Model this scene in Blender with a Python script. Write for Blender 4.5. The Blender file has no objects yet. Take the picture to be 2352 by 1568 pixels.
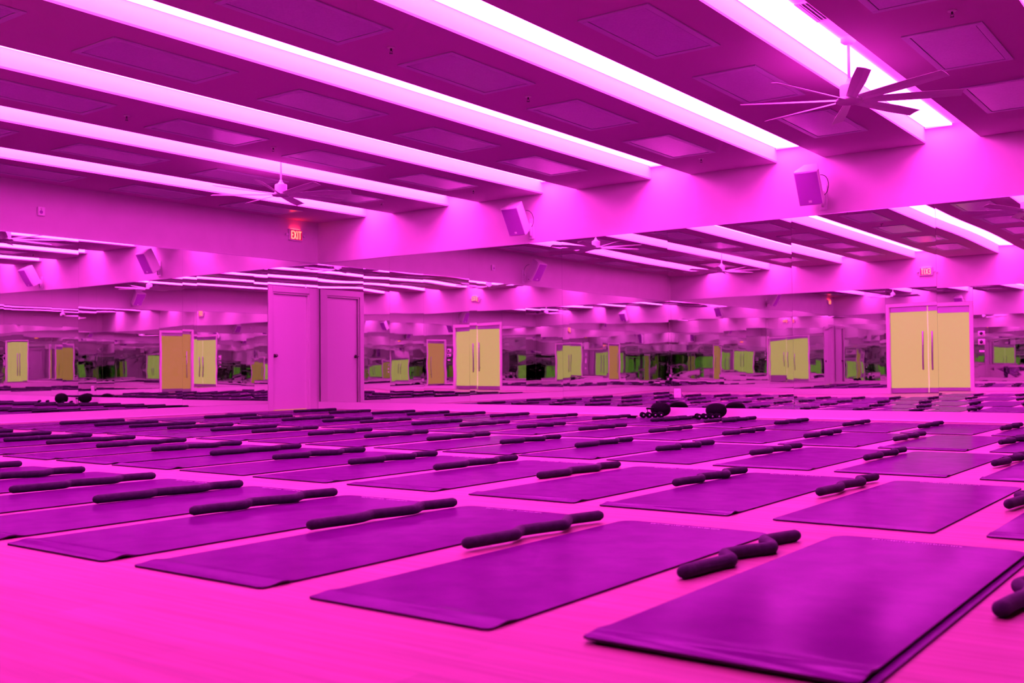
import bpy, bmesh, math, random
from mathutils import Vector, Matrix

random.seed(7)
scene = bpy.context.scene
COL = scene.collection

# ------------------------------------------------------------------ camera
F_PX, IMG_W = 2372.78, 2352.0
cam_data = bpy.data.cameras.new('camera')
cam_data.sensor_fit = 'HORIZONTAL'
cam_data.sensor_width = 36.0
cam_data.lens = F_PX / IMG_W * 36.0
cam_data.clip_start = 0.02
cam_data.clip_end = 200
cam_data.dof.use_dof = True
cam_data.dof.focus_distance = 7.5
cam_data.dof.aperture_fstop = 3.4
cam = bpy.data.objects.new('camera', cam_data)
COL.objects.link(cam)
cam.matrix_world = Matrix((
    (0.8056398, 0.0232489, 0.5919494, 13.72163),
    (0.5923394, -0.0166550, -0.8055164, -12.82063),
    (-0.0088685, 0.9995910, -0.0271892, 0.664518),
    (0, 0, 0, 1)))
scene.camera = cam

# ------------------------------------------------------------------ world, view, sampling of bounces
world = bpy.data.worlds.new('world')
scene.world = world
world.use_nodes = True
world.node_tree.nodes['Background'].inputs[0].default_value = (0, 0, 0, 1)
world.node_tree.nodes['Background'].inputs[1].default_value = 0.0
scene.view_settings.view_transform = 'Standard'
scene.view_settings.look = 'None'
scene.view_settings.gamma = 1.0
scene.view_settings.use_curve_mapping = False
scene.view_settings.exposure = 0.0
cy = scene.cycles
cy.max_bounces = 36
cy.glossy_bounces = 34
cy.diffuse_bounces = 4
cy.transmission_bounces = 2
cy.caustics_reflective = False
cy.caustics_refractive = False
cy.sample_clamp_indirect = 6.0
cy.use_denoising = True
cy.use_adaptive_sampling = True
cy.adaptive_threshold = 0.07
cy.adaptive_min_samples = 14

LED = (1.0, 0.043, 0.74)       # colour of the cove light
LED_POWER = 24.0
SIDE_POWER = 10.0

# ------------------------------------------------------------------ room numbers (metres)
W, D = 14.12, 13.47            # room: x 0..W, y 0..-D
ZC, ZS = 3.315, 3.504          # soffit, top of the light slots
ZT, ZB = 2.584, 0.126          # mirror top and bottom
SLOT0, PITCH, SLOTW, NSLOT = 1.207, 1.8496, 0.606, 7
SLOTS = [(SLOT0 + PITCH * i, SLOT0 + PITCH * i + SLOTW) for i in range(NSLOT)]
EDGE = 0.16                    # wall thickness


# ------------------------------------------------------------------ materials
def mat(name, base, rough=0.6, metal=0.0, spec=0.5, emis=None, emis_str=0.0):
    m = bpy.data.materials.new(name)
    m.use_nodes = True
    b = m.node_tree.nodes['Principled BSDF']
    b.inputs['Base Color'].default_value = (*base, 1)
    b.inputs['Roughness'].default_value = rough
    b.inputs['Metallic'].default_value = metal
    b.inputs['Specular IOR Level'].default_value = spec
    if emis:
        b.inputs['Emission Color'].default_value = (*emis, 1)
        b.inputs['Emission Strength'].default_value = emis_str
    return m


def noise_color(m, c1, c2, scale=(1, 1, 1), detail=4, nscale=5.0, lo=0.35, hi=0.65, bump=0.0, bscale=200.0):
    nt = m.node_tree
    b = nt.nodes['Principled BSDF']
    tc = nt.nodes.new('ShaderNodeTexCoord')
    mp = nt.nodes.new('ShaderNodeMapping')
    mp.inputs['Scale'].default_value = scale
    nz = nt.nodes.new('ShaderNodeTexNoise')
    nz.inputs['Scale'].default_value = nscale
    nz.inputs['Detail'].default_value = detail
    rp = nt.nodes.new('ShaderNodeValToRGB')
    rp.color_ramp.elements[0].position = lo
    rp.color_ramp.elements[0].color = (*c1, 1)
    rp.color_ramp.elements[1].position = hi
    rp.color_ramp.elements[1].color = (*c2, 1)
    L = nt.links.new
    L(tc.outputs['Object'], mp.inputs[0])
    L(mp.outputs[0], nz.inputs[0])
    L(nz.outputs[0], rp.inputs[0])
    L(rp.outputs[0], b.inputs['Base Color'])
    if bump:
        n2 = nt.nodes.new('ShaderNodeTexNoise')
        n2.inputs['Scale'].default_value = bscale
        bp = nt.nodes.new('ShaderNodeBump')
        bp.inputs['Strength'].default_value = bump
        bp.inputs['Distance'].default_value = 0.002
        L(tc.outputs['Object'], n2.inputs[0])
        L(n2.outputs[0], bp.inputs['Height'])
        L(bp.outputs[0], b.inputs['Normal'])
    return m


M = {}
M['wall'] = noise_color(mat('white_wall_paint', (.78, .78, .78), .75, spec=.2), (.61, .59, .59), (.64, .62, .62), nscale=3)
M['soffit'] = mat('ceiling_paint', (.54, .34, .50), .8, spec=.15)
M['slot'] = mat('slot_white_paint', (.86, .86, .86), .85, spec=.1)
M['trim'] = mat('trim_satin_paint', (.68, .66, .66), .5, spec=.2)
M['door'] = mat('door_paint', (.74, .72, .72), .55, spec=.2)
M['side_glow'] = mat('added_side_glow', (.8, .8, .8), .6, emis=LED, emis_str=SIDE_POWER)  # added glow on the slot side, brightens the exit sign wall
M['light'] = mat('slot_top_glow', (.8, .8, .8), .6, emis=LED, emis_str=LED_POWER)  # glow standing in for the slot top lit by a hidden strip
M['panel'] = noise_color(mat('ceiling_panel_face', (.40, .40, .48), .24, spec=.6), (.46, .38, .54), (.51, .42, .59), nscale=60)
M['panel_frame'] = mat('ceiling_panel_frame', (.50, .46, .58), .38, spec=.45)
M['gap'] = mat('dark_grey_matt', (.06, .06, .06), .8)  # even dark grey for the vent backing and speaker knob
M['metal'] = mat('brushed_metal', (.42, .34, .46), .35, metal=1.0)
M['dark_metal'] = mat('dark_knob_metal', (.12, .10, .11), .3, metal=1.0)
M['white_plastic'] = mat('white_plastic', (.78, .78, .80), .4)
M['grille'] = noise_color(mat('speaker_grille', (.34, .10, .44), .6), (.34, .10, .46), (.42, .12, .53), nscale=900, detail=1)
M['black'] = mat('black_plastic', (.02, .02, .025), .45)
M['fan_white'] = mat('fan_satin_white', (.80, .80, .80), .4)
M['fan_blade'] = mat('fan_blade_paint', (.55, .55, .56), .45)
M['bar'] = noise_color(mat('black_foam', (.045, .03, .07), .75, spec=.25), (.020, .013, .034), (.032, .022, .05), nscale=40, bump=.3, bscale=500)
M['rubber'] = mat('black_rubber', (.006, .005, .009), .8, spec=.06)
M['chrome'] = mat('chrome_end', (.30, .28, .33), .35, metal=1.0)
M['exit_red'] = mat('exit_face', (.55, .04, .12), .5, emis=(1.0, .01, .06), emis_str=.22)
M['exit_lens'] = mat('exit_lamp_lens', (.8, .1, .1), .4, emis=(1.0, .015, .02), emis_str=28)
M['exit_letter'] = mat('exit_letter_glow', (.9, .3, .2), .5, emis=(1.0, .16, .11), emis_str=3.2)
M['glass_front'] = mat('frosted_glass_lit', (.09, .08, .06), .4, spec=.2, emis=(.76, .42, .15), emis_str=.95)  # pane glow stands for corridor light behind the frosted glass
M['glass_right'] = mat('frosted_glass_dim', (.07, .06, .05), .4, spec=.2, emis=(.62, .19, .035), emis_str=.9)  # pane glow stands for the weaker orange light behind this door
M['leaf_gap_glow'] = mat('light_through_gap', (.5, .5, .4), .3, emis=(.78, .45, .17), emis_str=.85)  # glow put in for light coming through between the door leaves
M['door_glow'] = mat('light_under_door', (.5, .4, .2), .5, emis=(.65, .28, .06), emis_str=.8)
M['text'] = mat('pale_print', (.85, .7, .88), .5)
M['mirror'] = mat('mirror_silver', (.84, .915, .84), 0.0, metal=1.0)
M['mirror'].node_tree.nodes['Principled BSDF'].inputs['Specular Tint'].default_value = (.9, 1, .9, 1)
M['mirror_edge'] = mat('mirror_edge', (.10, .16, .13), .3)
def sheen_mix(m, rough, scale, ior=1.25, tint=(1, 1, 1)):
    """matt body with a weak gloss that grows towards grazing angles (pebbled rubber, worn varnish)"""
    nt = m.node_tree
    b = nt.nodes['Principled BSDF']
    b.inputs['Specular IOR Level'].default_value = 0.0
    out = nt.nodes['Material Output']
    gl = nt.nodes.new('ShaderNodeBsdfGlossy')
    gl.inputs['Roughness'].default_value = rough
    gl.inputs['Color'].default_value = (*tint, 1)
    fr = nt.nodes.new('ShaderNodeFresnel')
    fr.inputs['IOR'].default_value = ior
    mu = nt.nodes.new('ShaderNodeMath')
    mu.operation = 'MULTIPLY'
    mu.inputs[1].default_value = scale
    mx = nt.nodes.new('ShaderNodeMixShader')
    L = nt.links.new
    L(fr.outputs[0], mu.inputs[0])
    L(mu.outputs[0], mx.inputs[0])
    L(b.outputs[0], mx.inputs[1])
    L(gl.outputs[0], mx.inputs[2])
    L(mx.outputs[0], out.inputs['Surface'])
    if b.inputs['Normal'].is_linked:
        L(b.inputs['Normal'].links[0].from_socket, gl.inputs['Normal'])
    return m


M['mat'] = noise_color(mat('mat_rubber', (.19, .06, .24), .28, spec=.12), (.090, .005, .120), (.110, .007, .144), scale=(1, 1, 1), nscale=6, detail=6)
sheen_mix(M['mat'], .14, .34, 1.2, (.80, .62, .88))
M['mat_side'] = mat('mat_side', (.04, .012, .04), .7, spec=.2)


def plank_floor():
    m = bpy.data.materials.new('pale_plank_floor')
    m.use_nodes = True
    nt = m.node_tree
    b = nt.nodes['Principled BSDF']
    L = nt.links.new
    tc = nt.nodes.new('ShaderNodeTexCoord')
    br = nt.nodes.new('ShaderNodeTexBrick')
    br.inputs['Scale'].default_value = 1.0
    br.inputs['Brick Width'].default_value = 1.22
    br.inputs['Row Height'].default_value = 0.15
    br.inputs['Mortar Size'].default_value = 0.0012
    br.inputs['Mortar Smooth'].default_value = 0.2
    br.inputs['Bias'].default_value = 0.0
    br.inputs['Color1'].default_value = (.265, .130, .150, 1)
    br.inputs['Color2'].default_value = (.312, .152, .180, 1)
    br.inputs['Mortar'].default_value = (.22, .15, .15, 1)
    mp = nt.nodes.new('ShaderNodeMapping')
    mp.inputs['Scale'].default_value = (0.8, 14, 1)
    nz = nt.nodes.new('ShaderNodeTexNoise')
    nz.inputs['Scale'].default_value = 2.2
    nz.inputs['Detail'].default_value = 5
    rp = nt.nodes.new('ShaderNodeValToRGB')
    rp.color_ramp.elements[0].position = .36
    rp.color_ramp.elements[0].color = (.80, .76, .74, 1)
    rp.color_ramp.elements[1].position = .62
    rp.color_ramp.elements[1].color = (1, 1, 1, 1)
    mx = nt.nodes.new('ShaderNodeMix')
    mx.data_type = 'RGBA'
    mx.blend_type = 'MULTIPLY'
    mx.inputs[0].default_value = 1.0
    L(tc.outputs['Object'], br.inputs[0])
    L(tc.outputs['Object'], mp.inputs[0])
    L(mp.outputs[0], nz.inputs[0])
    L(nz.outputs[0], rp.inputs[0])
    L(br.outputs[0], mx.inputs[6])
    L(rp.outputs[0], mx.inputs[7])
    L(mx.outputs[2], b.inputs['Base Color'])
    b.inputs['Roughness'].default_value = .42
    b.inputs['Specular IOR Level'].default_value = .10
    bp = nt.nodes.new('ShaderNodeBump')
    bp.inputs['Strength'].default_value = .15
    bp.inputs['Distance'].default_value = .001
    L(nz.outputs[0], bp.inputs['Height'])
    L(bp.outputs[0], b.inputs['Normal'])
    return m


M['floor'] = plank_floor()
sheen_mix(M['floor'], .38, .35, 1.3)


# ------------------------------------------------------------------ mesh helpers
class MB:
    """collects shapes that become ONE mesh object"""

    def __init__(self):
        self.bm = bmesh.new()

    def box(self, x0, x1, y0, y1, z0, z1, bevel=0.0, mx=None):
        r = bmesh.ops.create_cube(self.bm, size=1.0)
        vs = r['verts']
        S = Matrix.Diagonal((x1 - x0, y1 - y0, z1 - z0, 1))
        T = Matrix.Translation(((x0 + x1) / 2, (y0 + y1) / 2, (z0 + z1) / 2))
        X = T @ S
        bmesh.ops.transform(self.bm, matrix=X, verts=vs)
        if bevel:
            es = list({e for v in vs for e in v.link_edges})
            rr = bmesh.ops.bevel(self.bm, geom=es, offset=bevel, segments=2, profile=.5, affect='EDGES')
            vs = list({v for f in rr['faces'] for v in f.verts} | {v for v in vs if v.is_valid})
        if mx is not None:
            bmesh.ops.transform(self.bm, matrix=mx, verts=[v for v in vs if v.is_valid])
        return self

    def lathe(self, prof, n=24, mx=None):
        """prof: list of (radius, z)"""
        rings = []
        for r, z in prof:
            if r < 1e-6:
                rings.append([self.bm.verts.new((0, 0, z))])
            else:
                rings.append([self.bm.verts.new((r * math.cos(2 * math.pi * k / n), r * math.sin(2 * math.pi * k / n), z)) for k in range(n)])
        for a, b in zip(rings, rings[1:]):
            for k in range(n):
                k2 = (k + 1) % n
                if len(a) == 1 and len(b) == 1:
                    continue
                if len(a) == 1:
                    self.bm.faces.new((a[0], b[k], b[k2]))
                elif len(b) == 1:
                    self.bm.faces.new((a[k], b[0], a[k2]))
                else:
                    self.bm.faces.new((a[k], b[k], b[k2], a[k2]))
        if mx is not None:
            bmesh.ops.transform(self.bm, matrix=mx, verts=[v for r in rings for v in r])
        return self

    def tube(self, pts, rad, n=14, caps=True, mx=None):
        pts = [Vector(p) for p in pts]
        radf = rad if callable(rad) else (lambda t: rad)
        rings = []
        up = Vector((0, 0, 1))
        N = len(pts)

        def ring(p, t, r):
            t = t.normalized()
            a = up.cross(t)
            if a.length < 1e-3:
                a = Vector((1, 0, 0)).cross(t)
            a.normalize()
            b = t.cross(a)
            return [self.bm.verts.new(p + a * r * math.cos(2 * math.pi * k / n) + b * r * math.sin(2 * math.pi * k / n)) for k in range(n)]

        t0 = (pts[1] - pts[0])
        t1 = (pts[-1] - pts[-2])
        if caps:
            r0 = radf(0)
            c = self.bm.verts.new(pts[0] - t0.normalized() * r0)
            start = c
            for q in (.35, .72):
                ang = math.acos(q)
                rings.append(ring(pts[0] - t0.normalized() * r0 * math.sin(ang), t0, r0 * q))
        for i, p in enumerate(pts):
            t = pts[min(i + 1, N - 1)] - pts[max(i - 1, 0)]
            rings.append(ring(p, t, radf(i / (N - 1))))
        if caps:
            r1 = radf(1)
            for q in (.72, .35):
                ang = math.acos(q)
                rings.append(ring(pts[-1] + t1.normalized() * r1 * math.sin(ang), t1, r1 * q))
            end = self.bm.verts.new(pts[-1] + t1.normalized() * r1)
        for a, b in zip(rings, rings[1:]):
            for k in range(n):
                k2 = (k + 1) % n
                self.bm.faces.new((a[k], a[k2], b[k2], b[k]))
        if caps:
            for k in range(n):
                k2 = (k + 1) % n
                self.bm.faces.new((start, rings[0][k2], rings[0][k]))
                self.bm.faces.new((end, rings[-1][k], rings[-1][k2]))
        if mx is not None:
            vs = [v for r in rings for v in r] + ([start, end] if caps else [])
            bmesh.ops.transform(self.bm, matrix=mx, verts=vs)
        return self

    def prism(self, poly, z0, z1, mx=None):
        a = [self.bm.verts.new((x, y, z0)) for x, y in poly]
        b = [self.bm.verts.new((x, y, z1)) for x, y in poly]
        n = len(poly)
        self.bm.faces.new(list(reversed(a)))
        self.bm.faces.new(b)
        for i in range(n):
            j = (i + 1) % n
            self.bm.faces.new((a[i], a[j], b[j], b[i]))
        if mx is not None:
            bmesh.ops.transform(self.bm, matrix=mx, verts=a + b)
        return self

    def build(self, name, material, parent=None, smooth=False, loc=None):
        bmesh.ops.recalc_face_normals(self.bm, faces=self.bm.faces)
        me = bpy.data.meshes.new(name)
        self.bm.to_mesh(me)
        self.bm.free()
        me.materials.append(M[material] if isinstance(material, str) else material)
        if smooth:
            me.polygons.foreach_set('use_smooth', [True] * len(me.polygons))
        o = bpy.data.objects.new(name, me)
        COL.objects.link(o)
        if parent is not None:
            o.parent = parent
        if loc is not None:
            o.location = loc
        return o


def tag(o, label=None, cat=None, group=None, kind=None):
    if label:
        o['label'] = label
    if cat:
        o['category'] = cat
    if group:
        o['group'] = group
    if kind:
        o['kind'] = kind
    return o


def empty(name, loc=(0, 0, 0), rz=0.0):
    o = bpy.data.objects.new(name, None)
    o.empty_display_size = 0.1
    COL.objects.link(o)
    o.location = loc
    o.rotation_euler = (0, 0, rz)
    return o


def copy_tree(o, parent=None):
    c = o.copy()
    COL.objects.link(c)
    c.parent = parent
    for ch in [q for q in list(o.children)]:
        copy_tree(ch, c)
    return c


ORD = ['first', 'second', 'third', 'fourth', 'fifth', 'sixth', 'seventh', 'eighth', 'ninth', 'tenth', 'eleventh', 'twelfth',
       'thirteenth', 'fourteenth', 'fifteenth', 'sixteenth', 'seventeenth', 'eighteenth', 'nineteenth', 'twentieth']


# ------------------------------------------------------------------ room shell
def struct(mb, name, material, **k):
    return tag(mb.build(name, material, **k), kind='structure')


struct(MB().box(-EDGE, W + EDGE, -D - EDGE, EDGE, -.12, 0), 'floor', 'floor')
LD0, LD1, LDT = -1.052, -0.215, 2.035      # left wall door leaf: y from, to, top
RD0, RD1 = -7.79, -6.58                    # right wall glass door frame outside
FD0, FD1, FDT = 6.0, 8.0, 2.17             # front wall double door frame outside
ZW = ZS + .10
mbw = MB()
mbw.box(-EDGE, 0, -D - EDGE, LD0, 0, ZW).box(-EDGE, 0, LD1, EDGE, 0, ZW).box(-EDGE, 0, LD0, LD1, LDT, ZW)
struct(mbw, 'wall_left', 'wall')
struct(MB().box(0, W, 0, EDGE, 0, ZW), 'wall_back', 'wall')
mbw = MB()
mbw.box(W, W + EDGE, -D - EDGE, RD0 + .07, 0, ZW).box(W, W + EDGE, RD1 - .07, EDGE, 0, ZW).box(W, W + EDGE, RD0 + .07, RD1 - .07, 2.0, ZW)
struct(mbw, 'wall_right', 'wall')
mbw = MB()
mbw.box(0, FD0 + .08, -D - EDGE, -D, 0, ZW).box(FD1 - .08, W, -D - EDGE, -D, 0, ZW).box(FD0 + .08, FD1 - .08, -D - EDGE, -D, FDT - .08, ZW)
struct(mbw, 'wall_front', 'wall')

# ceiling: dropped soffit bands between recessed slots
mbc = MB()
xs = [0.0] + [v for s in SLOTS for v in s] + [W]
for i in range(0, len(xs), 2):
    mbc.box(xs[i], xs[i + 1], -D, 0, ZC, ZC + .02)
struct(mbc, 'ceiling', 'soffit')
mbc = MB()
mbc.box(-EDGE, W + EDGE, -D - EDGE, EDGE, ZW, ZW + .1)
struct(mbc, 'ceiling', 'slot')
for a, b in SLOTS:
    struct(MB().box(a - .02, b + .02, -D, 0, ZS, ZS + .02), 'ceiling', 'slot')
    struct(MB().box(a - .02, a - .0005, -D, 0, ZC + .0005, ZS), 'ceiling', 'slot')
    struct(MB().box(b + .0005, b + .02, -D, 0, ZC + .0005, ZS), 'ceiling', 'slot')

# baseboards
def baseboard(name, mb):
    struct(mb, name, 'trim')


t = .014
mb = MB()
mb.box(.012, W - .012, -t, 0, 0, ZB - .004, .003)
mb.box(.012, W - .012, -t - .012, -t, 0, .016, .004)
baseboard('baseboard_back', mb)
mb = MB()
mb.box(0, t, -D + .012, LD0 - .10, 0, ZB - .004, .003)
mb.box(t, t + .012, -D + .012, LD0 - .10, 0, .016, .004)
baseboard('baseboard_left', mb)
mb = MB()
mb.box(W - t, W, -D + .012, RD0, 0, ZB - .004, .003).box(W - t, W, RD1, -.012, 0, ZB - .004, .003)
baseboard('baseboard_right', mb)
mb = MB()
mb.box(.012, FD0, -D, -D + t, 0, ZB - .004, .003).box(FD1, W - .012, -D, -D + t, 0, ZB - .004, .003)
baseboard('baseboard_front', mb)

# thin trim rails along the mirror edges
TR = .008
mb = MB().box(.01, W - .01, -TR, 0, ZT, ZT + .010)
struct(mb, 'trim_1', 'metal')
mb = MB().box(0, TR, -D + .01, -.01, ZT, ZT + .010)
struct(mb, 'trim_2', 'metal')
mb = MB().box(.01, W - .01, -D, -D + TR, ZT, ZT + .010)
struct(mb, 'trim_3', 'metal')
mb = MB().box(W - TR, W, -D + .01, -.01, ZT, ZT + .010)
struct(mb, 'trim_4', 'metal')

# ------------------------------------------------------------------ glowing stand-ins for the hidden slot lights
for i, (a, b) in enumerate(SLOTS):
    o = empty('slot_light', (a + .164, -D / 2, ZS))
    hw = .152
    l = D - .14
    # added glowing wedge stands for the lit slot top, right edge deeper for spill
    MB().prism([(-hw, -.001), (-hw, -.006), (hw - .004, -.024), (hw, -.020), (hw, -.001)], -l / 2, l / 2,
               mx=Matrix(((1, 0, 0, 0), (0, 0, 1, 0), (0, 1, 0, 0), (0, 0, 0, 1)))).build('glow_wedge', 'light', o)
    mbx = MB().box(-hw - .001, hw + .001, -l / 2 - .012, -l / 2, -.026, -.0012)
    mbx.build('end_cap', 'white_plastic', o)
    MB().box(-hw - .001, hw + .001, l / 2, l / 2 + .012, -.026, -.0012).build('end_cap', 'white_plastic', o)
    MB().box(b - a - .164 - .010, b - a - .164 - .001, -l / 2, l / 2, ZC - ZS + .018, -.012, .003).build('side_glow_panel', 'side_glow', o)  # added glowing side face, throws light towards the left wall
    tag(o, 'long glowing bar standing in for the lit %s ceiling slot from the exit sign' % ORD[i], 'ceiling light', 'glowing bars standing in for lit slot tops')

# ------------------------------------------------------------------ ceiling panels
STRIP_X = [SLOT0 / 2] + [SLOTS[i][1] + (PITCH - SLOTW) / 2 for i in range(NSLOT - 1)] + [W - SLOT0 / 2]
STRIP_N = ['beside the EXIT sign wall'] + ['in the %s band' % ORD[i + 1] for i in range(NSLOT - 1)] + ['in the last band']


def make_panel():
    o = empty('ceiling_panel')
    w, l, f = .305, .61, .055
    mb = MB()
    mb.box(-w, w, -l, -l + f, -.012, 0, .003).box(-w, w, l - f, l, -.012, 0, .003)
    mb.box(-w, -w + f, -l + f, l - f, -.012, 0, .003).box(w - f, w, -l + f, l - f, -.012, 0, .003)
    mb.build('panel_frame', 'panel_frame', o)
    MB().box(-w + f + .006, w - f - .006, -l + f + .006, l - f - .006, -.008, -.001, .002).build('panel_face', 'panel', o)
    return o


first = make_panel()
n = 0
for sx, nm in zip(STRIP_X, STRIP_N):
    for k in range(6):
        o = first if n == 0 else copy_tree(first)
        o.location = (sx, -1.78 - 1.925 * k, ZC)
        tag(o, 'flat ceiling panel %s, %s from the speaker wall' % (nm, ORD[k]), 'ceiling panel', 'flat panels set in the ceiling')
        n += 1


# ------------------------------------------------------------------ sprinklers
def make_sprinkler():
    o = empty('sprinkler')
    MB().lathe([(0, 0), (.034, 0), (.032, -.006), (.012, -.010), (0, -.010)], 20).build('escutcheon', 'trim', o, True)
    mb = MB().lathe([(0, -.008), (.008, -.008), (.008, -.03), (0, -.03)], 10)
    mb.tube([(.008, 0, -.024), (.014, 0, -.036), (.004, 0, -.050)], .002, 6).tube([(-.008, 0, -.024), (-.014, 0, -.036), (-.004, 0, -.050)], .002, 6)
    mb.lathe([(0, -.050), (.016, -.050), (.016, -.053), (0, -.053)], 12)
    mb.build('sprinkler_head', 'dark_metal', o, True)
    return o


sp0 = make_sprinkler()
SPR = [(7.96, -6.62), (7.96, -4.68), (4.28, -4.70), (4.28, -6.64), (4.30, -.93), (2.43, -.91), (11.86, -4.70), (7.96, -.90), (11.86, -.90)]
SPN = ['between the panels of the fourth band, nearer the camera', 'between the panels of the fourth band, farther from the camera',
       'between the panels just behind the far fan', 'between the panels left of the far fan',
       'at the speaker-wall end of the band right of the far fan', 'at the speaker-wall end of the band near the EXIT sign',
       'right of the near fan, close to the top edge', 'at the speaker-wall end of the middle band', 'at the speaker-wall end of the band right of the near fan']
for i, ((x, y), s) in enumerate(zip(SPR, SPN)):
    o = sp0 if i == 0 else copy_tree(sp0)
    o.location = (x, y, ZC)
    tag(o, 'small ceiling sprinkler head ' + s, 'sprinkler', 'sprinkler heads under the ceiling')


# ------------------------------------------------------------------ ceiling fans
def make_fan():
    o = empty('ceiling_fan')
    zb = ZS - 2.955     # blade level below the slot top
    MB().lathe([(0, 0), (.062, 0), (.066, -.012), (.064, -.045), (.040, -.062), (0, -.062)], 28).build('canopy', 'fan_white', o, True)
    MB().lathe([(.0, -.06), (.0115, -.06), (.0115, -zb + .15), (.0, -zb + .15)], 16).build('downrod', 'fan_white', o, True)
    MB().lathe([(0, -zb + .185), (.016, -zb + .185), (.020, -zb + .165), (.046, -zb + .135), (.074, -zb + .125), (.078, -zb + .118), (.078, -zb + .018), (.060, -zb + .01), (0, -zb + .01)], 32).build('motor_housing', 'fan_white', o, True)
    MB().lathe([(0, -zb + .012), (.100, -zb + .012), (.115, -zb + .002), (.118, -zb - .010), (.108, -zb - .022), (.090, -zb - .020), (.080, -zb - .014), (0, -zb - .014)], 36).build('hub_plate', 'fan_blade', o, True)
    for k in range(8):
        mb = MB()
        a = math.radians(25 + 45 * k)
        pitch = math.radians(-19)
        sec = []
        segs = 8
        for s in range(segs + 1):
            q = s / segs
            r = .095 + q * (.915 - .095)
            wdt = .085 + .045 * min(1, q * 1.6) - .02 * q
            ww = wdt / 2
            tw = pitch * (1.15 - .35 * q)
            lift = .012 * q
            row = []
            for u, th in ((-1, 0), (-.5, .005), (.2, .007), (1, .001)):
                row.append(Vector((r, u * ww * math.cos(tw), -zb + lift + u * ww * math.sin(tw) + th)))
            low = []
            for u, th in ((1, -.002), (.2, .002), (-.5, 0), (-1, -.002)):
                low.append(Vector((r, u * ww * math.cos(tw), -zb + lift + u * ww * math.sin(tw) + th)))
            sec.append([mb.bm.verts.new(v) for v in row + low])
        for p, q in zip(sec, sec[1:]):
            for j in range(8):
                j2 = (j + 1) % 8
                mb.bm.faces.new((p[j], p[j2], q[j2], q[j]))
        mb.bm.faces.new(sec[0])
        mb.bm.faces.new(list(reversed(sec[-1])))
        bmesh.ops.transform(mb.bm, matrix=Matrix.Rotation(a, 4, 'Z'), verts=mb.bm.verts)
        mb.build('blade', 'fan_blade', o)
    return o


fan0 = make_fan()
slot_c = [(a + b) / 2 for a, b in SLOTS]
FANS = [(slot_c[5] + .09, -3.98, 0, 'large eight-bladed ceiling fan hanging near the top right of the photo'),
        (slot_c[1] + .09, -3.86, .12, 'eight-bladed ceiling fan hanging in the distance above the EXIT sign side'),
        (slot_c[1] + .08, -9.50, .05, 'eight-bladed ceiling fan of the door-wall side seen only in the mirrors'),
        (slot_c[5] + .08, -9.50, -.05, 'eight-bladed ceiling fan above the camera seen only in the mirrors')]
for i, (x, y, r, s) in enumerate(FANS):
    o = fan0 if i == 0 else copy_tree(fan0)
    o.location = (x, y, ZS)
    o.rotation_euler[2] = r
    tag(o, s, 'fan', 'ceiling fans')

# vent in the slot beside the near fan
o = empty('air_vent', (10.908, -4.80, ZS))
mb = MB()
mb.box(-.13, .13, -.26, -.235, -.014, 0, .003).box(-.13, .13, .235, .26, -.014, 0, .003).box(-.13, -.105, -.235, .235, -.014, 0, .003).box(.105, .13, -.235, .235, -.014, 0, .003)
mb.build('vent_frame', 'fan_white', o)
MB().box(-.104, .104, -.234, .234, -.004, -.0008).build('vent_backing', 'gap', o)
mb = MB()
for k in range(7):
    x = -.09 + .03 * k
    mb.box(-.010, .010, -.234, .234, -.001, .001, mx=Matrix.Translation((x, 0, -.009)) @ Matrix.Rotation(.5, 4, 'Y'))
mb.build('louvre', 'white_plastic', o)
tag(o, 'white louvred air vent in the bright slot beside the near fan canopy', 'vent')


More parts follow.
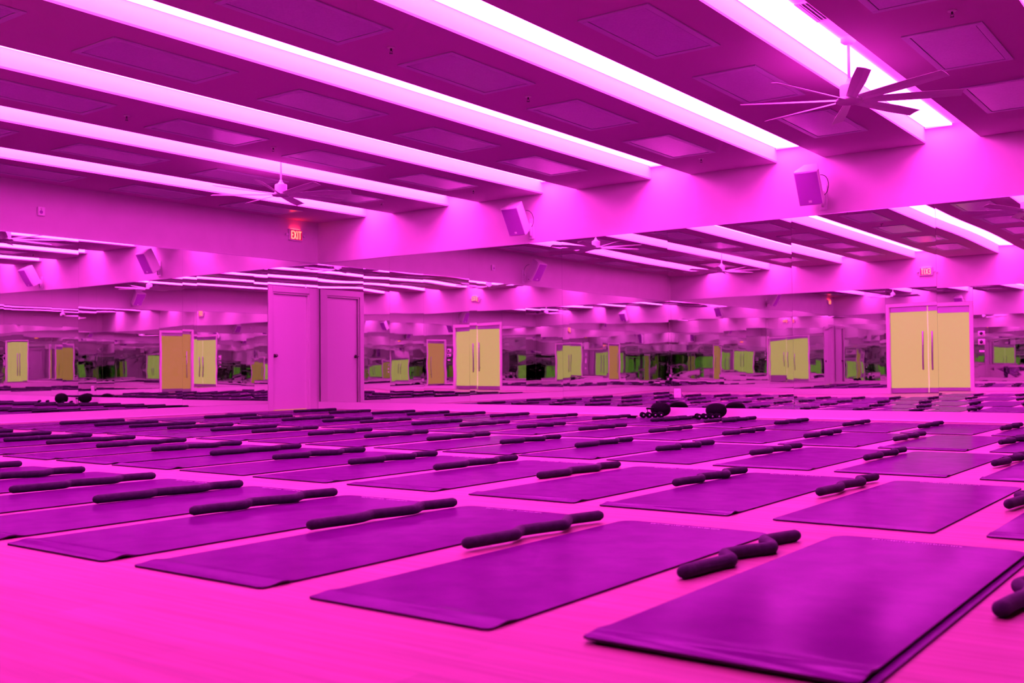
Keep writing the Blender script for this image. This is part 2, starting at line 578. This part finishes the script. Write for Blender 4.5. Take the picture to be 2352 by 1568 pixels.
# ------------------------------------------------------------------ wall speakers
def make_speaker():
    """origin on the wall, room towards -y; cabinet tilted down"""
    o = empty('wall_speaker')
    # bracket
    mb = MB()
    mb.box(-.045, .045, -.012, 0, -.155, .155, .004)
    mb.box(-.022, .022, -.060, -.012, -.05, .05, .006)
    mb.build('wall_plate', 'white_plastic', o)
    mb = MB()
    mb.tube([(0, -.045, -.10), (0, -.045, .06)], .026, 16)
    mb.tube([(0, -.045, -.04), (-.03, -.14, -.03), (-.05, -.215, .05)], .015, 10)
    mb.build('bracket_arm', 'white_plastic', o, True)
    X = Matrix.Translation((-.06, -.30, .13)) @ Matrix.Rotation(math.radians(30), 4, 'X') @ Matrix.Scale(1.12, 4)
    # cabinet: trapezoid plan, wide front at -y
    fw, bw, dp, h = .135, .075, .115, .20
    poly = [(-fw, -dp), (fw, -dp), (fw, -dp + .05), (bw, dp), (-bw, dp), (-fw, -dp + .05)]
    mb = MB().prism(poly, -h, h)
    bmesh.ops.bevel(mb.bm, geom=list(mb.bm.edges), offset=.006, segments=2, profile=.5, affect='EDGES')
    bmesh.ops.transform(mb.bm, matrix=X, verts=mb.bm.verts)
    cab = mb.build('cabinet', 'white_plastic', o)
    mb = MB()
    # slightly curved grille
    nx = 10
    f0, f1 = [], []
    for k in range(nx + 1):
        u = -1 + 2 * k / nx
        x = u * (fw - .010)
        y = -dp - .002 - .012 * (1 - u * u)
        f0.append(mb.bm.verts.new((x, y, -h + .014)))
        f1.append(mb.bm.verts.new((x, y, h - .014)))
    b0 = [mb.bm.verts.new((-fw + .010, -dp + .001, -h + .014)), mb.bm.verts.new((fw - .010, -dp + .001, -h + .014))]
    b1 = [mb.bm.verts.new((-fw + .010, -dp + .001, h - .014)), mb.bm.verts.new((fw - .010, -dp + .001, h - .014))]
    for k in range(nx):
        mb.bm.faces.new((f0[k], f0[k + 1], f1[k + 1], f1[k]))
    mb.bm.faces.new(f0 + [b0[1], b0[0]])
    mb.bm.faces.new(list(reversed(f1)) + [b1[0], b1[1]])
    mb.bm.faces.new((f0[0], f1[0], b1[0], b0[0]))
    mb.bm.faces.new((f0[-1], b0[1], b1[1], f1[-1]))
    bmesh.ops.transform(mb.bm, matrix=X, verts=mb.bm.verts)
    g = mb.build('grille', 'grille', o)
    mb = MB().box(-.018, .018, -dp - .018, -dp - .012, -h + .036, -h + .062, .002)
    bmesh.ops.transform(mb.bm, matrix=X, verts=mb.bm.verts)
    mb.build('badge', 'white_plastic', g)
    mb = MB()
    mb.lathe([(0, -.03), (.012, -.03), (.012, 0), (0, 0)], 12, mx=X @ Matrix.Translation((.05, .02, -h)))
    mb.build('mount_knob', 'gap', o, True)
    pts = []
    p0, p1, p2, p3 = Vector((.02, -.19, .26)), Vector((.14, -.13, .27)), Vector((.10, -.05, .03)), Vector((.0, -.05, .02))
    for k in range(13):
        s = k / 12
        pts.append(p0 * (1 - s) ** 3 + 3 * p1 * s * (1 - s) ** 2 + 3 * p2 * s * s * (1 - s) + p3 * s ** 3)
    MB().tube(pts, .0045, 8).build('cable', 'black', o, True)
    return o


spk = make_speaker()
SPK = [(4.70, 0, 2.80, 0, 'white wall speaker with purple-grey grille, farther of the two above the long mirrors'),
       (9.21, 0, 2.80, math.radians(2), 'white wall speaker with purple-grey grille, nearer of the two above the long mirrors'),
       (0, -6.30, 2.80, math.radians(90), 'white speaker on the wall that carries the EXIT sign, seen in the mirror'),
       (W, -5.68, 2.80, math.radians(-90), 'white speaker on the right-hand wall above the glass door side, seen in the mirror')]
for i, (x, y, z, r, s) in enumerate(SPK):
    o = spk if i == 0 else copy_tree(spk)
    o.location = (x, y, z)
    o.rotation_euler[2] = r
    tag(o, s, 'speaker', 'speakers on brackets above the mirrors')

# ------------------------------------------------------------------ doors
# plain door in the left wall
o = empty('door_1', (0, (LD0 + LD1) / 2, 0))
cyy = (LD0 + LD1) / 2
mb = MB()
fw = .10
y0, y1 = LD0 - cyy, LD1 - cyy
mb.box(0, .020, y0 - fw, y0, 0, LDT + fw, .003).box(0, .020, y1, y1 + fw + .06, 0, LDT + fw, .003).box(0, .020, y0, y1, LDT, LDT + fw, .003)
mb.box(-.12, 0, y0, y0 + .03, 0, LDT).box(-.12, 0, y1 - .03, y1, 0, LDT).box(-.12, 0, y0 + .03, y1 - .03, LDT - .03, LDT)
mb.build('door_frame', 'trim', o)
leaf = MB().box(-.075, -.035, y0 + .033, y1 - .033, .012, LDT - .033, .002).build('leaf', 'door', o)
mb = MB().lathe([(0, 0), (.030, 0), (.030, .006), (.011, .010), (.011, .035), (.026, .042), (.030, .058), (.022, .072), (0, .074)], 20,
                mx=Matrix.Translation((-.035, y0 + .075, .94)) @ Matrix.Rotation(math.pi / 2, 4, 'Y'))
tag(mb.build('knob', 'dark_metal', leaf, True), 'dark round knob')
tag(MB().box(-.060, -.040, y0 + .035, y1 - .035, .001, .010).build('lit_gap', 'door_glow', o), 'thin yellow line of light under the door')
tag(o, kind='structure')

# glass door in the right wall (seen in the mirrors)
cyr = (RD0 + RD1) / 2
o = empty('door_2', (W, cyr, 0))
h = 2.03
a, b = RD0 - cyr, RD1 - cyr
mb = MB()
mb.box(-.022, .0, a, a + .07, 0, h, .003).box(-.022, .0, b - .07, b, 0, h, .003).box(-.022, .0, a + .07, b - .07, h - .07, h, .003)
mb.box(0, .12, a + .0701, a + .085, 0, h - .07).box(0, .12, b - .085, b - .0701, 0, h - .07)
mb.build('door_frame', 'trim', o)
mb = MB().box(.03, .07, a + .086, b - .086, h - .17, h - .071).box(.03, .07, a + .086, b - .086, .012, .11)
mb.build('door_rail', 'metal', o)
MB().box(.042, .056, a + .088, b - .088, .111, h - .171).build('glass_pane', 'glass_right', o)
mb = MB().tube([(-.02, a + .26, .50), (-.02, a + .26, 1.32)], .013, 12)
mb.tube([(-.02, a + .26, .62), (.045, a + .26, .62)], .008, 8).tube([(-.02, a + .26, 1.20), (.045, a + .26, 1.20)], .008, 8)
mb.build('pull_handle', 'metal', o, True)
tag(o, kind='structure')

# double glass door in the front wall (seen in the mirrors)
cxf = (FD0 + FD1) / 2
o = empty('door_3', (cxf, -D, 0))
h = FDT
a, b = FD0 - cxf, FD1 - cxf
mb = MB()
mb.box(a, a + .08, 0, .022, 0, h, .003).box(b - .08, b, 0, .022, 0, h, .003).box(a + .08, b - .08, 0, .022, h - .08, h, .003)
mb.box(a + .0801, a + .095, -.12, 0, 0, h - .08).box(b - .095, b - .0801, -.12, 0, 0, h - .08)
mb.build('door_frame', 'trim', o)
for s in (-1, 1):
    lx0, lx1 = (a + .10, -.012) if s < 0 else (.012, b - .10)
    leaf = MB().box(lx0, lx1, -.075, -.035, h - .20, h - .085).box(lx0, lx1, -.075, -.035, .012, .115)
    leaf = leaf.build('door_rail', 'metal', o)
    MB().box(lx0, lx1, -.062, -.050, .116, h - .201).build('glass_pane', 'glass_front', leaf)
    hx = s * .11
    mb = MB().tube([(hx, .015, .62), (hx, .015, 1.48)], .022, 12)
    mb.tube([(hx, .015, .72), (hx, -.05, .72)], .008, 8).tube([(hx, .015, 1.38), (hx, -.05, 1.38)], .008, 8)
    mb.build('pull_handle', 'metal', leaf, True)
MB().box(-.0115, .0115, -.060, -.052, .012, h - .085).build('lit_gap', 'leaf_gap_glow', o)
tag(o, kind='structure')


# ------------------------------------------------------------------ mirrors
def mirror_panel(axis, a0, a1, z0, z1, label, group, seed):
    """axis: 'back','left','right','front'; a0..a1 along the wall. A thin sheet with the slight bow of real mirror glass."""
    rnd = random.Random(seed)
    g = .0008
    a0 += g
    a1 -= g
    wdt, hgt = a1 - a0, z1 - z0
    nu, nv = max(6, int(wdt / .05)), max(4, int(hgt / .05))
    A1 = rnd.uniform(-.0009, .0009)
    A2 = rnd.uniform(-.0011, .0011)
    A3 = rnd.uniform(.0003, .0006) * rnd.choice((-1, 1))
    ph = rnd.uniform(0, 6.28)
    tl = rnd.uniform(-.0009, .0009)
    tz = rnd.uniform(-.0005, .0005)
    waves = [(rnd.uniform(.00004, .00012), rnd.uniform(.32, .8), rnd.uniform(0, 6.28), rnd.uniform(-.12, .12)) for _ in range(3)]
    T = .006

    def hf(u, v):
        s, q = u * wdt, z0 + v * hgt
        d = A1 * math.sin(math.pi * u) + A2 * math.sin(math.pi * (q - ZB) / (ZT - ZB)) + A3 * math.sin(2 * math.pi * (q - ZB) / (ZT - ZB) + ph * .3) + tl * (u - .5) * wdt + tz * (v - .5)
        low = 1.0 - .55 * min(1, max(0, (q - .9) / 1.2))
        for am, lam, p, sl in waves:
            d += am * low * math.sin(2 * math.pi * (q + sl * s) / lam + p)
        return T + .002 + d

    mb = MB()
    bm = mb.bm

    def P(s, q, d):
        if axis == 'back':
            return (s, -d, q)
        if axis == 'front':
            return (s, -D + d, q)
        if axis == 'left':
            return (d, s, q)
        return (W - d, s, q)

    G = [[bm.verts.new(P(a0 + wdt * i / nu, z0 + hgt * j / nv, hf(i / nu, j / nv))) for j in range(nv + 1)] for i in range(nu + 1)]
    for i in range(nu):
        for j in range(nv):
            f = bm.faces.new((G[i][j], G[i + 1][j], G[i + 1][j + 1], G[i][j + 1]))
            f.smooth = True
    # sides and back in dark edge material (own vertices so that shading stays flat)
    ring = [G[i][0] for i in range(nu + 1)] + [G[nu][j] for j in range(1, nv + 1)] + [G[i][nv] for i in range(nu - 1, -1, -1)] + [G[0][j] for j in range(nv - 1, 0, -1)]
    top = [bm.verts.new(v.co) for v in ring]
    bot = []
    for v in ring:
        c = v.co.copy()
        if axis == 'back':
            c.y = -.0005
        elif axis == 'front':
            c.y = -D + .0005
        elif axis == 'left':
            c.x = .0005
        else:
            c.x = W - .0005
        bot.append(bm.verts.new(c))
    N = len(ring)
    for i in range(N):
        j = (i + 1) % N
        f = bm.faces.new((top[i], top[j], bot[j], bot[i]))
        f.material_index = 1
    me = bpy.data.meshes.new('wall_mirror')
    # face the room
    bm.normal_update()
    want = {'back': Vector((0, -1, 0)), 'front': Vector((0, 1, 0)), 'left': Vector((1, 0, 0)), 'right': Vector((-1, 0, 0))}[axis]
    if bm.faces[:][0].normal.dot(want) < 0:
        for f in bm.faces:
            f.normal_flip()
    bm.to_mesh(me)
    bm.free()
    me.materials.append(M['mirror'])
    me.materials.append(M['mirror_edge'])
    o = bpy.data.objects.new('wall_mirror', me)
    COL.objects.link(o)
    tag(o, label, 'mirror', group)
    return o


bx = [.0, 1.75, 3.47, 5.24, 7.00, 8.78, 10.55, 12.33, W]
for i in range(8):
    a, b = bx[i], bx[i + 1]
    if i == 0:
        a = .010
    if i == 7:
        b = W - .010
    mirror_panel('back', a, b, ZB, ZT, 'tall frameless mirror panel on the speaker wall, %s from the door corner' % ORD[i], 'mirror panels on the speaker wall', 100 + i)
ly = [-1.155, -2.86, -4.61, -6.37, -8.13, -9.89, -11.65, -D + .01]
mirror_panel('left', -1.155, -.010, LDT + .105, ZT, 'low wide mirror panel directly above the plain door', 'mirror panels on the exit sign wall', 201)
for i in range(7):
    mirror_panel('left', ly[i + 1], ly[i], ZB, ZT, 'tall frameless mirror panel on the EXIT sign wall, %s from the plain door' % ORD[i], 'mirror panels on the exit sign wall', 210 + i)
ry = [-.010, -1.7, -3.35, -5.0, RD1 + .005]
for i in range(4):
    mirror_panel('right', ry[i + 1], ry[i], ZB, ZT, 'mirror panel on the right-hand wall, %s from the speaker wall' % ORD[i], 'mirror panels on the right wall', 300 + i)
mirror_panel('right', RD0, RD1, 2.035, ZT, 'low mirror panel above the single glass door', 'mirror panels on the right wall', 311)
ry = [RD0 - .005, -9.7, -11.6, -D + .01]
for i in range(3):
    mirror_panel('right', ry[i + 1], ry[i], ZB, ZT, 'mirror panel on the right-hand wall past the glass door, %s from that door' % ORD[i], 'mirror panels on the right wall', 320 + i)
fx = [.010, 1.5, 3.0, 4.5, FD0 - .005]
for i in range(4):
    mirror_panel('front', fx[i], fx[i + 1], ZB, ZT, 'mirror panel left of the double glass door, %s from the EXIT sign wall' % ORD[i], 'mirror panels on the double door wall', 400 + i)
mirror_panel('front', FD0, FD1, FDT + .005, ZT, 'low wide mirror panel above the double glass door', 'mirror panels on the double door wall', 411)
fx = [FD1 + .005, 9.8, 11.9, W - .010]
for i in range(3):
    mirror_panel('front', fx[i], fx[i + 1], ZB, ZT, 'mirror panel beside the double glass door on the wall devices side, %s from the door' % ORD[i], 'mirror panels on the double door wall', 420 + i)


# ------------------------------------------------------------------ exit signs
def make_exit():
    """on the wall x=0 facing +x; y runs along the text to -y... letters read from the room"""
    o = empty('exit_sign')
    # local frame: text along +X, up Z, facing -Y
    mb = MB().box(-.155, .155, -.045, 0, -.10, .10, .008)
    mb.build('housing', 'white_plastic', o)
    MB().box(-.135, .135, -.049, -.0455, -.083, .083, .001).build('sign_face', 'exit_red', o)
    mb = MB()
    d0, d1 = -.053, -.0495
    H = .070
    sw = .017

    def bar(x0, x1, z0, z1):
        mb.box(x0, x1, d0, d1, z0, z1)
    # E
    bar(-.118, -.118 + sw, -H, H)
    bar(-.101, -.068, H - sw, H)
    bar(-.101, -.074, -sw / 2, sw / 2)
    bar(-.101, -.068, -H, -H + sw)
    # X
    for s in (-1, 1):
        mb.prism([(-.030 + s * .027 - .009, H), (-.030 + s * .027 + .009, H), (-.030 - s * .027 + .009, -H), (-.030 - s * .027 - .009, -H)] if s > 0 else
                 [(-.030 - .027 - .009, H), (-.030 - .027 + .009, H), (-.030 + .027 + .009, -H), (-.030 + .027 - .009, -H)],
                 0, d1 - d0, mx=Matrix(((1, 0, 0, 0), (0, 0, 1, d0), (0, 1, 0, 0), (0, 0, 0, 1))))
    # I
    bar(.020, .020 + sw, -H, H)
    # T
    bar(.050, .110, H - sw, H)
    bar(.0715, .0885, -H, H - sw)
    tag(mb.build('lettering', 'exit_letter', o), 'glowing red letters EXIT')
    MB().box(-.10, .10, -.034, -.010, .101, .106, .001).build('lamp_lens', 'exit_lens', o)
    for s in (-1, 1):
        m2 = MB().prism([(s * .156, 0.0), (s * .205, .020), (s * .215, 0), (s * .205, -.020)] if s > 0 else [(s * .156, 0.0), (s * .205, -.020), (s * .215, 0), (s * .205, .020)],
                        0, .03, mx=Matrix(((1, 0, 0, 0), (0, 0, 1, -.035), (0, 1, 0, 0), (0, 0, 0, 1))))
        m2.build('side_arrow', 'white_plastic', o)
    return o


ex = make_exit()
ex.location = (0, -.545, 3.045)
ex.rotation_euler[2] = math.radians(90)
tag(ex, 'lit red EXIT sign high on the wall above the plain door', 'exit sign', 'exit signs')
ex2 = copy_tree(ex)
ex2.location = (7.0, -D, 2.97)
ex2.rotation_euler[2] = math.radians(180)
tag(ex2, 'lit EXIT sign above the double glass door, seen reversed in the mirror', 'exit sign', 'exit signs')

# fire alarm speaker on the left wall
o = empty('alarm_box', (0, -5.175, 2.915))
MB().box(0, .035, -.052, .052, -.062, .062, .008).build('housing', 'white_plastic', o)
MB().lathe([(0, 0), (.024, 0), (.024, .003), (.018, .004), (.014, .001), (0, .001)], 20, mx=Matrix.Translation((.035, -.008, -.012)) @ Matrix.Rotation(math.pi / 2, 4, 'Y')).build('speaker_cone', 'grille', o, True)
MB().lathe([(0, 0), (.014, 0), (.014, .006), (0, .010)], 16, mx=Matrix.Translation((.035, -.008, .034)) @ Matrix.Rotation(math.pi / 2, 4, 'Y')).build('strobe', 'trim', o, True)
tag(o, 'small white alarm box with round cone high on the wall at far left', 'alarm')

# round wall devices beside the double door (in the mirror)
for k, (z, s) in enumerate(((1.41, 'upper'), (1.22, 'lower'))):
    o = empty('round_thermostat', (8.18, -D + .008, z))
    mx = Matrix.Rotation(-math.pi / 2, 4, 'X')
    MB().box(-.078, .078, 0, .014, -.062, .062, .012).build('wall_plate', 'white_plastic', o)
    MB().lathe([(0, 0), (.060, 0), (.060, .022), (.050, .028), (0, .028)], 28, mx=Matrix.Translation((0, .012, 0)) @ mx).build('ring', 'white_plastic', o, True)
    MB().lathe([(0, .0), (.040, 0), (.038, .006), (0, .010)], 24, mx=Matrix.Translation((0, .040, 0)) @ mx).build('dial', 'black', o, True)
    tag(o, 'round black-faced wall thermostat beside the double glass door, the %s of two' % s, 'thermostat', 'thermostats beside the double door')
o = empty('light_switch', (8.18, -D + .008, 1.0))
MB().box(-.058, .058, 0, .008, -.028, .028, .003).build('switch_plate', 'white_plastic', o)
MB().box(-.030, .030, .008, .014, -.010, .010, .003).build('rocker', 'trim', o)
tag(o, 'white wall switch plate below the two round thermostats', 'switch')

# outlet cut into the back mirror
o = empty('wall_outlet', (7.13, -.010, .32))
MB().box(-.055, .055, -.008, 0, -.062, .062, .004).build('cover_plate', 'trim', o)
mb = MB()
for sz in (-.026, .026):
    mb.box(-.018, .018, -.012, -.008, sz - .015, sz + .015, .003)
mb.build('socket', 'trim', o)
tag(o, 'white power outlet plate set into the mirror above the two equipment piles', 'outlet')

# ------------------------------------------------------------------ yoga mats
MAT_L, MAT_W, MAT_T = 1.84, .672, .006


def mat_mesh(seed, curl):
    rnd = random.Random(seed)
    nu = 12
    vs = [0, .008, .02, .035, .05, .062, .074, .086, .098, .112, .13, .15, .18, .22, .3, .45, .6, .8, 1.0, 1.2, 1.4, 1.55, 1.65, 1.72, 1.755, 1.78, 1.80, 1.815, 1.828, 1.836, 1.84]
    lift_r = rnd.uniform(.3, 1.0)
    rippl = [(rnd.uniform(.0001, .0005), rnd.uniform(.4, 1.1), rnd.uniform(0, 6.28)) for _ in range(3)]
    mb = MB()
    bm = mb.bm
    rows = []

    def half(v):
        r = .065 if v > 1 else .020
        d = (MAT_L - v) if v > 1 else v
        if d < r:
            return MAT_W / 2 - r + math.sqrt(max(0, r * r - (r - d) ** 2))
        return MAT_W / 2

    for v in vs:
        hw = half(v)
        row = []
        for i in range(nu + 1):
            u = -1 + 2 * i / nu
            z = 0
            if v < .30:
                z += curl * (math.exp(-((v - .085) / .032) ** 2) - .0) * (.6 + .4 * lift_r * (u * .5 + .5)) * min(1, v / .05)
            for am, lam, p in rippl:
                z += am * (.5 + .5 * math.sin(v * 6.28 / lam + p + u * 1.3)) * max(0, 1 - abs(u)) ** .3
            row.append(((u * hw), v, z))
        rows.append(row)
    top = [[bm.verts.new((x, y, z + MAT_T)) for x, y, z in r] for r in rows]
    bot = [[bm.verts.new((x, y, z)) for x, y, z in r] for r in rows]
    R = len(rows)
    for j in range(R - 1):
        for i in range(nu):
            f = bm.faces.new((top[j][i], top[j][i + 1], top[j + 1][i + 1], top[j + 1][i]))
            f.smooth = True
            bm.faces.new((bot[j][i], bot[j + 1][i], bot[j + 1][i + 1], bot[j][i + 1]))
    ring = [(0, i) for i in range(nu + 1)] + [(j, nu) for j in range(1, R)] + [(R - 1, i) for i in range(nu - 1, -1, -1)] + [(j, 0) for j in range(R - 2, 0, -1)]
    T2 = [bm.verts.new(top[j][i].co) for j, i in ring]
    B2 = [bm.verts.new(bot[j][i].co) for j, i in ring]
    n = len(ring)
    for k in range(n):
        m = (k + 1) % n
        f = bm.faces.new((B2[k], B2[m], T2[m], T2[k]))
        f.material_index = 1
    me = bpy.data.meshes.new('yoga_mat')
    bm.normal_update()
    bm.to_mesh(me)
    bm.free()
    me.materials.append(M['mat'])
    me.materials.append(M['mat_side'])
    return me


MAT_MESH = [mat_mesh(s, c) for s, c in ((1, .009), (2, .006), (3, .012), (4, .007), (5, .0008))]


def lettering_mesh():
    rnd = random.Random(5)
    mb = MB()
    x = -.17
    z = MAT_T + .0012
    for k in range(30):
        if k == 15:
            x += .022
            continue
        w = rnd.choice((.005, .006, .007))
        mb.box(x, x + .0016, -.006, .006, z, z + .0003)
        kind = rnd.randint(0, 3)
        if kind == 0:
            mb.box(x, x + w, .0045, .006, z, z + .0003)
        elif kind == 1:
            mb.box(x, x + w, -.006, -.0045, z, z + .0003)
        elif kind == 2:
            mb.box(x + w - .0016, x + w, -.006, .006, z, z + .0003)
            mb.box(x, x + w, -.0008, .0008, z, z + .0003)
        else:
            mb.box(x + w - .0016, x + w, -.006, .006, z, z + .0003)
            mb.box(x, x + w, .0045, .006, z, z + .0003)
            mb.box(x, x + w, -.006, -.0045, z, z + .0003)
        x += w + .0045
    bm = mb.bm
    me = bpy.data.meshes.new('printed_lettering')
    bm.to_mesh(me)
    bm.free()
    me.materials.append(M['text'])
    return me


LETTER = lettering_mesh()

# snake-shaped foam bars
BAR_R = .0225
CTRL = [(0, 0), (.010, .09), (.030, .20), (.036, .25), (.024, .29), (-.010, .335), (-.012, .365), (.014, .44), (.050, .535), (.056, .57), (.040, .615), (-.010, .675), (-.014, .71), (.008, .78), (.036, .87)]


def catmull(P, n=5):
    out = []
    Q = [P[0]] + P + [P[-1]]
    for i in range(1, len(Q) - 2):
        p0, p1, p2, p3 = Q[i - 1], Q[i], Q[i + 1], Q[i + 2]
        for k in range(n):
            t_ = k / n
            out.append(tuple(.5 * ((2 * p1[c]) + (-p0[c] + p2[c]) * t_ + (2 * p0[c] - 5 * p1[c] + 4 * p2[c] - p3[c]) * t_ ** 2 + (-p0[c] + 3 * p1[c] - 3 * p2[c] + p3[c]) * t_ ** 3) for c in range(2)))
    out.append(P[-1])
    return out


def bar_mesh(seed, amp):
    rnd = random.Random(seed)
    P = [(x * amp + .0 + rnd.uniform(-.004, .004), y + rnd.uniform(-.006, .006)) for x, y in CTRL]
    pts = [(x, y, BAR_R) for x, y in catmull(P)]
    mb = MB().tube(pts, BAR_R, 16)
    bm = mb.bm
    bmesh.ops.recalc_face_normals(bm, faces=bm.faces)
    me = bpy.data.meshes.new('exercise_bar')
    bm.to_mesh(me)
    bm.free()
    me.materials.append(M['bar'])
    me.polygons.foreach_set('use_smooth', [True] * len(me.polygons))
    return me


BAR_MESH = [bar_mesh(s, a) for s, a in ((1, .8), (2, .9), (3, .7), (4, 1.05), (5, .95), (6, .65))]

# rows: (bar x list, bar near y). mats start .87 m before the bar, on its left
ROWS = [
    ([13.13, 12.215, 11.335, 10.51, 9.72, 8.94, 8.13, 7.33, 6.56, 5.78, 5.0, 4.22, 3.44, 2.66, 1.88], -9.86, 'nearest row of mats'),
    ([13.60, 12.74, 11.86, 11.04, 10.13, 9.30, 8.52, 7.74, 7.0, 6.22, 5.42, 4.60, 3.84, 3.08, 2.28, 1.50], -7.66, 'second row of mats'),
    ([13.12, 12.26, 11.43, 10.59, 9.81, 9.05, 8.26, 7.42, 6.61, 5.82, 4.96, 4.26, 3.46, 2.72, 1.98, 1.20], -5.56, 'third row of mats'),
    ([12.75, 11.91, 11.06, 10.25, 9.45, 8.64, 7.80, 7.0, 6.18, 5.43, 4.58, 3.90, 3.13, 2.30, 1.50], -3.56, 'fourth row of mats'),
    ([12.36, 11.52, 10.73, 9.93, 9.15, 8.28, 7.56, 6.71, 5.85, 5.06, 4.24, 3.54, 2.83, 1.90, 1.10], -1.54, 'farthest row of mats'),
]
MATY = [-10.73, -8.52, -6.37, -4.30, -2.31]
rr = random.Random(21)
cnt = 0
for ri, (bxs, by, rn) in enumerate(ROWS):
    prev_left = None
    for k, x in enumerate(bxs):
        me = MAT_MESH[(cnt * 3 + ri) % 5]
        if ri == 0 and k < 5:
            me = MAT_MESH[[1, 3, 0, 2, 2][k]]
        o = bpy.data.objects.new('yoga_mat', me)
        COL.objects.link(o)
        cxm = x - .112 - MAT_W / 2
        my = MATY[ri] + rr.uniform(-.012, .012)
        rz = rr.uniform(-.006, .006)
        z = .0006
        first_mat = ri == 0 and k == 0
        if first_mat:
            cxm, rz, z = 12.69, 0.0, .0105
            my = -10.69
        o.location = (cxm, my, z)
        o.rotation_euler[2] = rz
        where = '%s from the right in the %s' % (ORD[k], rn)
        if first_mat:
            lab = 'large dark purple yoga mat filling the lower right corner, on top of another mat'
        else:
            lab = 'dark purple yoga mat, %s' % where
        tag(o, lab, 'yoga mat', 'yoga mats laid out in rows')
        if ri < 2 and k < 6:
            le = bpy.data.objects.new('printed_lettering', LETTER)
            COL.objects.link(le)
            le.parent = o
            le.location = (-.02, MAT_L - .035, 0)
            le['label'] = 'row of tiny pale print along the far edge'
        # bar: rests on the next mat's edge when the mats lie close together
        b = bpy.data.objects.new('exercise_bar', BAR_MESH[[4, 3, 0, 2, 1, 5][k % 6] if ri == 0 else (cnt * 5 + ri) % 6])
        COL.objects.link(b)
        gap = (bxs[k - 1] - .112 - MAT_W) - x if k else 1.0
        raised = gap < .125
        b.location = (x, by, (MAT_T + .0025) if raised else .0004)
        b.rotation_euler[2] = rr.uniform(-.022, .022)
        tag(b, 'black wavy foam bar, %s' % where, 'exercise bar', 'black foam exercise bars beside the mats')
        cnt += 1
# second mat under the nearest one
o = bpy.data.objects.new('yoga_mat', MAT_MESH[4])
COL.objects.link(o)
o.location = (12.712, -10.672, .0006)
tag(o, 'lower purple yoga mat showing as a thin edge under the nearest mat', 'yoga mat', 'yoga mats laid out in rows')

# two spare bars by the equipment piles
for (x, y, r, s) in ((7.655, -1.40, -.03, 'first'), (8.41, -1.34, -.02, 'second')):
    b = bpy.data.objects.new('exercise_bar', BAR_MESH[5])
    COL.objects.link(b)
    b.location = (x, y, MAT_T + .0022)
    b.rotation_euler[2] = r
    tag(b, 'spare black foam bar lying close beside another in front of the %s equipment pile' % ('left' if s == 'first' else 'right'), 'exercise bar', 'black foam exercise bars beside the mats')


# ------------------------------------------------------------------ equipment piles by the back wall
def make_dumbbell():
    o = empty('dumbbell')
    # axis along local y, hex heads
    rot = Matrix.Rotation(math.pi / 2, 4, 'X')
    mb = MB().lathe([(0, -.09), (.012, -.09), (.013, 0), (.012, .09), (0, .09)], 12, mx=rot)
    mb.build('grip', 'chrome', o, True)
    for s in (-1, 1):
        mb = MB()
        z0, z1 = sorted((s * .055, s * .105))
        mb.lathe([(0, z0), (.026, z0), (.036, z0 + .010), (.038, (z0 + z1) / 2), (.036, z1 - .010), (.022, z1), (0, z1)], 20, mx=rot)
        hd = mb.build('weight_head', 'rubber', o, True)
        MB().lathe([(0, 0), (.012, 0), (.011, .002), (0, .003)], 14, mx=Matrix.Translation((0, -s * .105, 0)) @ Matrix.Rotation(math.pi / 2 * s, 4, 'X')).build('end_disc', 'chrome', hd, True)
    return o


db0 = make_dumbbell()
VD = math.radians(35)
ux, uy = math.cos(VD), math.sin(VD)       # along the picture
DB = []
for k, s in enumerate(('first', 'second', 'third', 'fourth')):
    DB.append((6.965 + .078 * k * ux, -.70 + .078 * k * uy, 'black dumbbell with bright end disc, %s from the left in the left equipment pile' % s, 'dumbbells in the left pile'))
for k, s in enumerate(('first', 'second', 'third', 'fourth')):
    DB.append((7.80 + .084 * k * ux, -.76 + .084 * k * uy, 'black dumbbell with bright end disc, %s from the left in the right equipment pile' % s, 'dumbbells in the right pile'))
for i, (x, y, s, g) in enumerate(DB):
    o = db0 if i == 0 else copy_tree(db0)
    o.location = (x, y, MAT_T + .0405)
    o.rotation_euler[2] = VD
    tag(o, s, 'dumbbell', g)
for (x, y, s) in ((7.0, -.27, 'left'), (7.84, -.31, 'right')):
    o = empty('exercise_ball', (x, y, .0085))
    mb = MB()
    prof = []
    for k in range(15):
        a = -math.pi / 2 + math.pi * k / 14
        prof.append((.138 * math.cos(a) ** .8 if abs(math.cos(a)) > 1e-4 else 0, .096 + .096 * math.sin(a)))
    prof[0] = (0, 0)
    prof[-1] = (0, .192)
    mb.lathe(prof, 32)
    b = mb.build('ball_body', 'rubber', o, True)
    MB().lathe([(0, .190), (.012, .190), (.012, .196), (0, .197)], 12).build('air_valve', 'black', o, True)
    tag(o, 'slumped black ball behind the dumbbells of the %s equipment pile' % s, 'exercise ball', 'black balls by the speaker wall')
# small grip handle and folded band on the left pile
o = empty('pull_handle_grip', (6.95, -.47, .0085))
mb = MB().tube([(-.05, 0, .115), (.05, 0, .115)], .014, 12)
mb.build('grip', 'rubber', o, True)
mb = MB().tube([(-.05, 0, .112), (-.022, 0, .018), (.022, 0, .018), (.05, 0, .112)], .005, 8)
mb.build('strap', 'rubber', o, True)
o.name = 'band_handle'
tag(o, 'small black band handle standing up behind the dumbbells of the left pile', 'band handle')
mb = MB().box(-.07, .05, -.03, .03, 0, .016, .006).box(-.05, .07, -.026, .030, .0165, .030, .006)
o = mb.build('folded_strap', 'rubber')
o.location = (6.85, -.78, .0085)
o.rotation_euler[2] = VD
tag(o, 'short black folded strap left of the left dumbbell pile', 'strap')
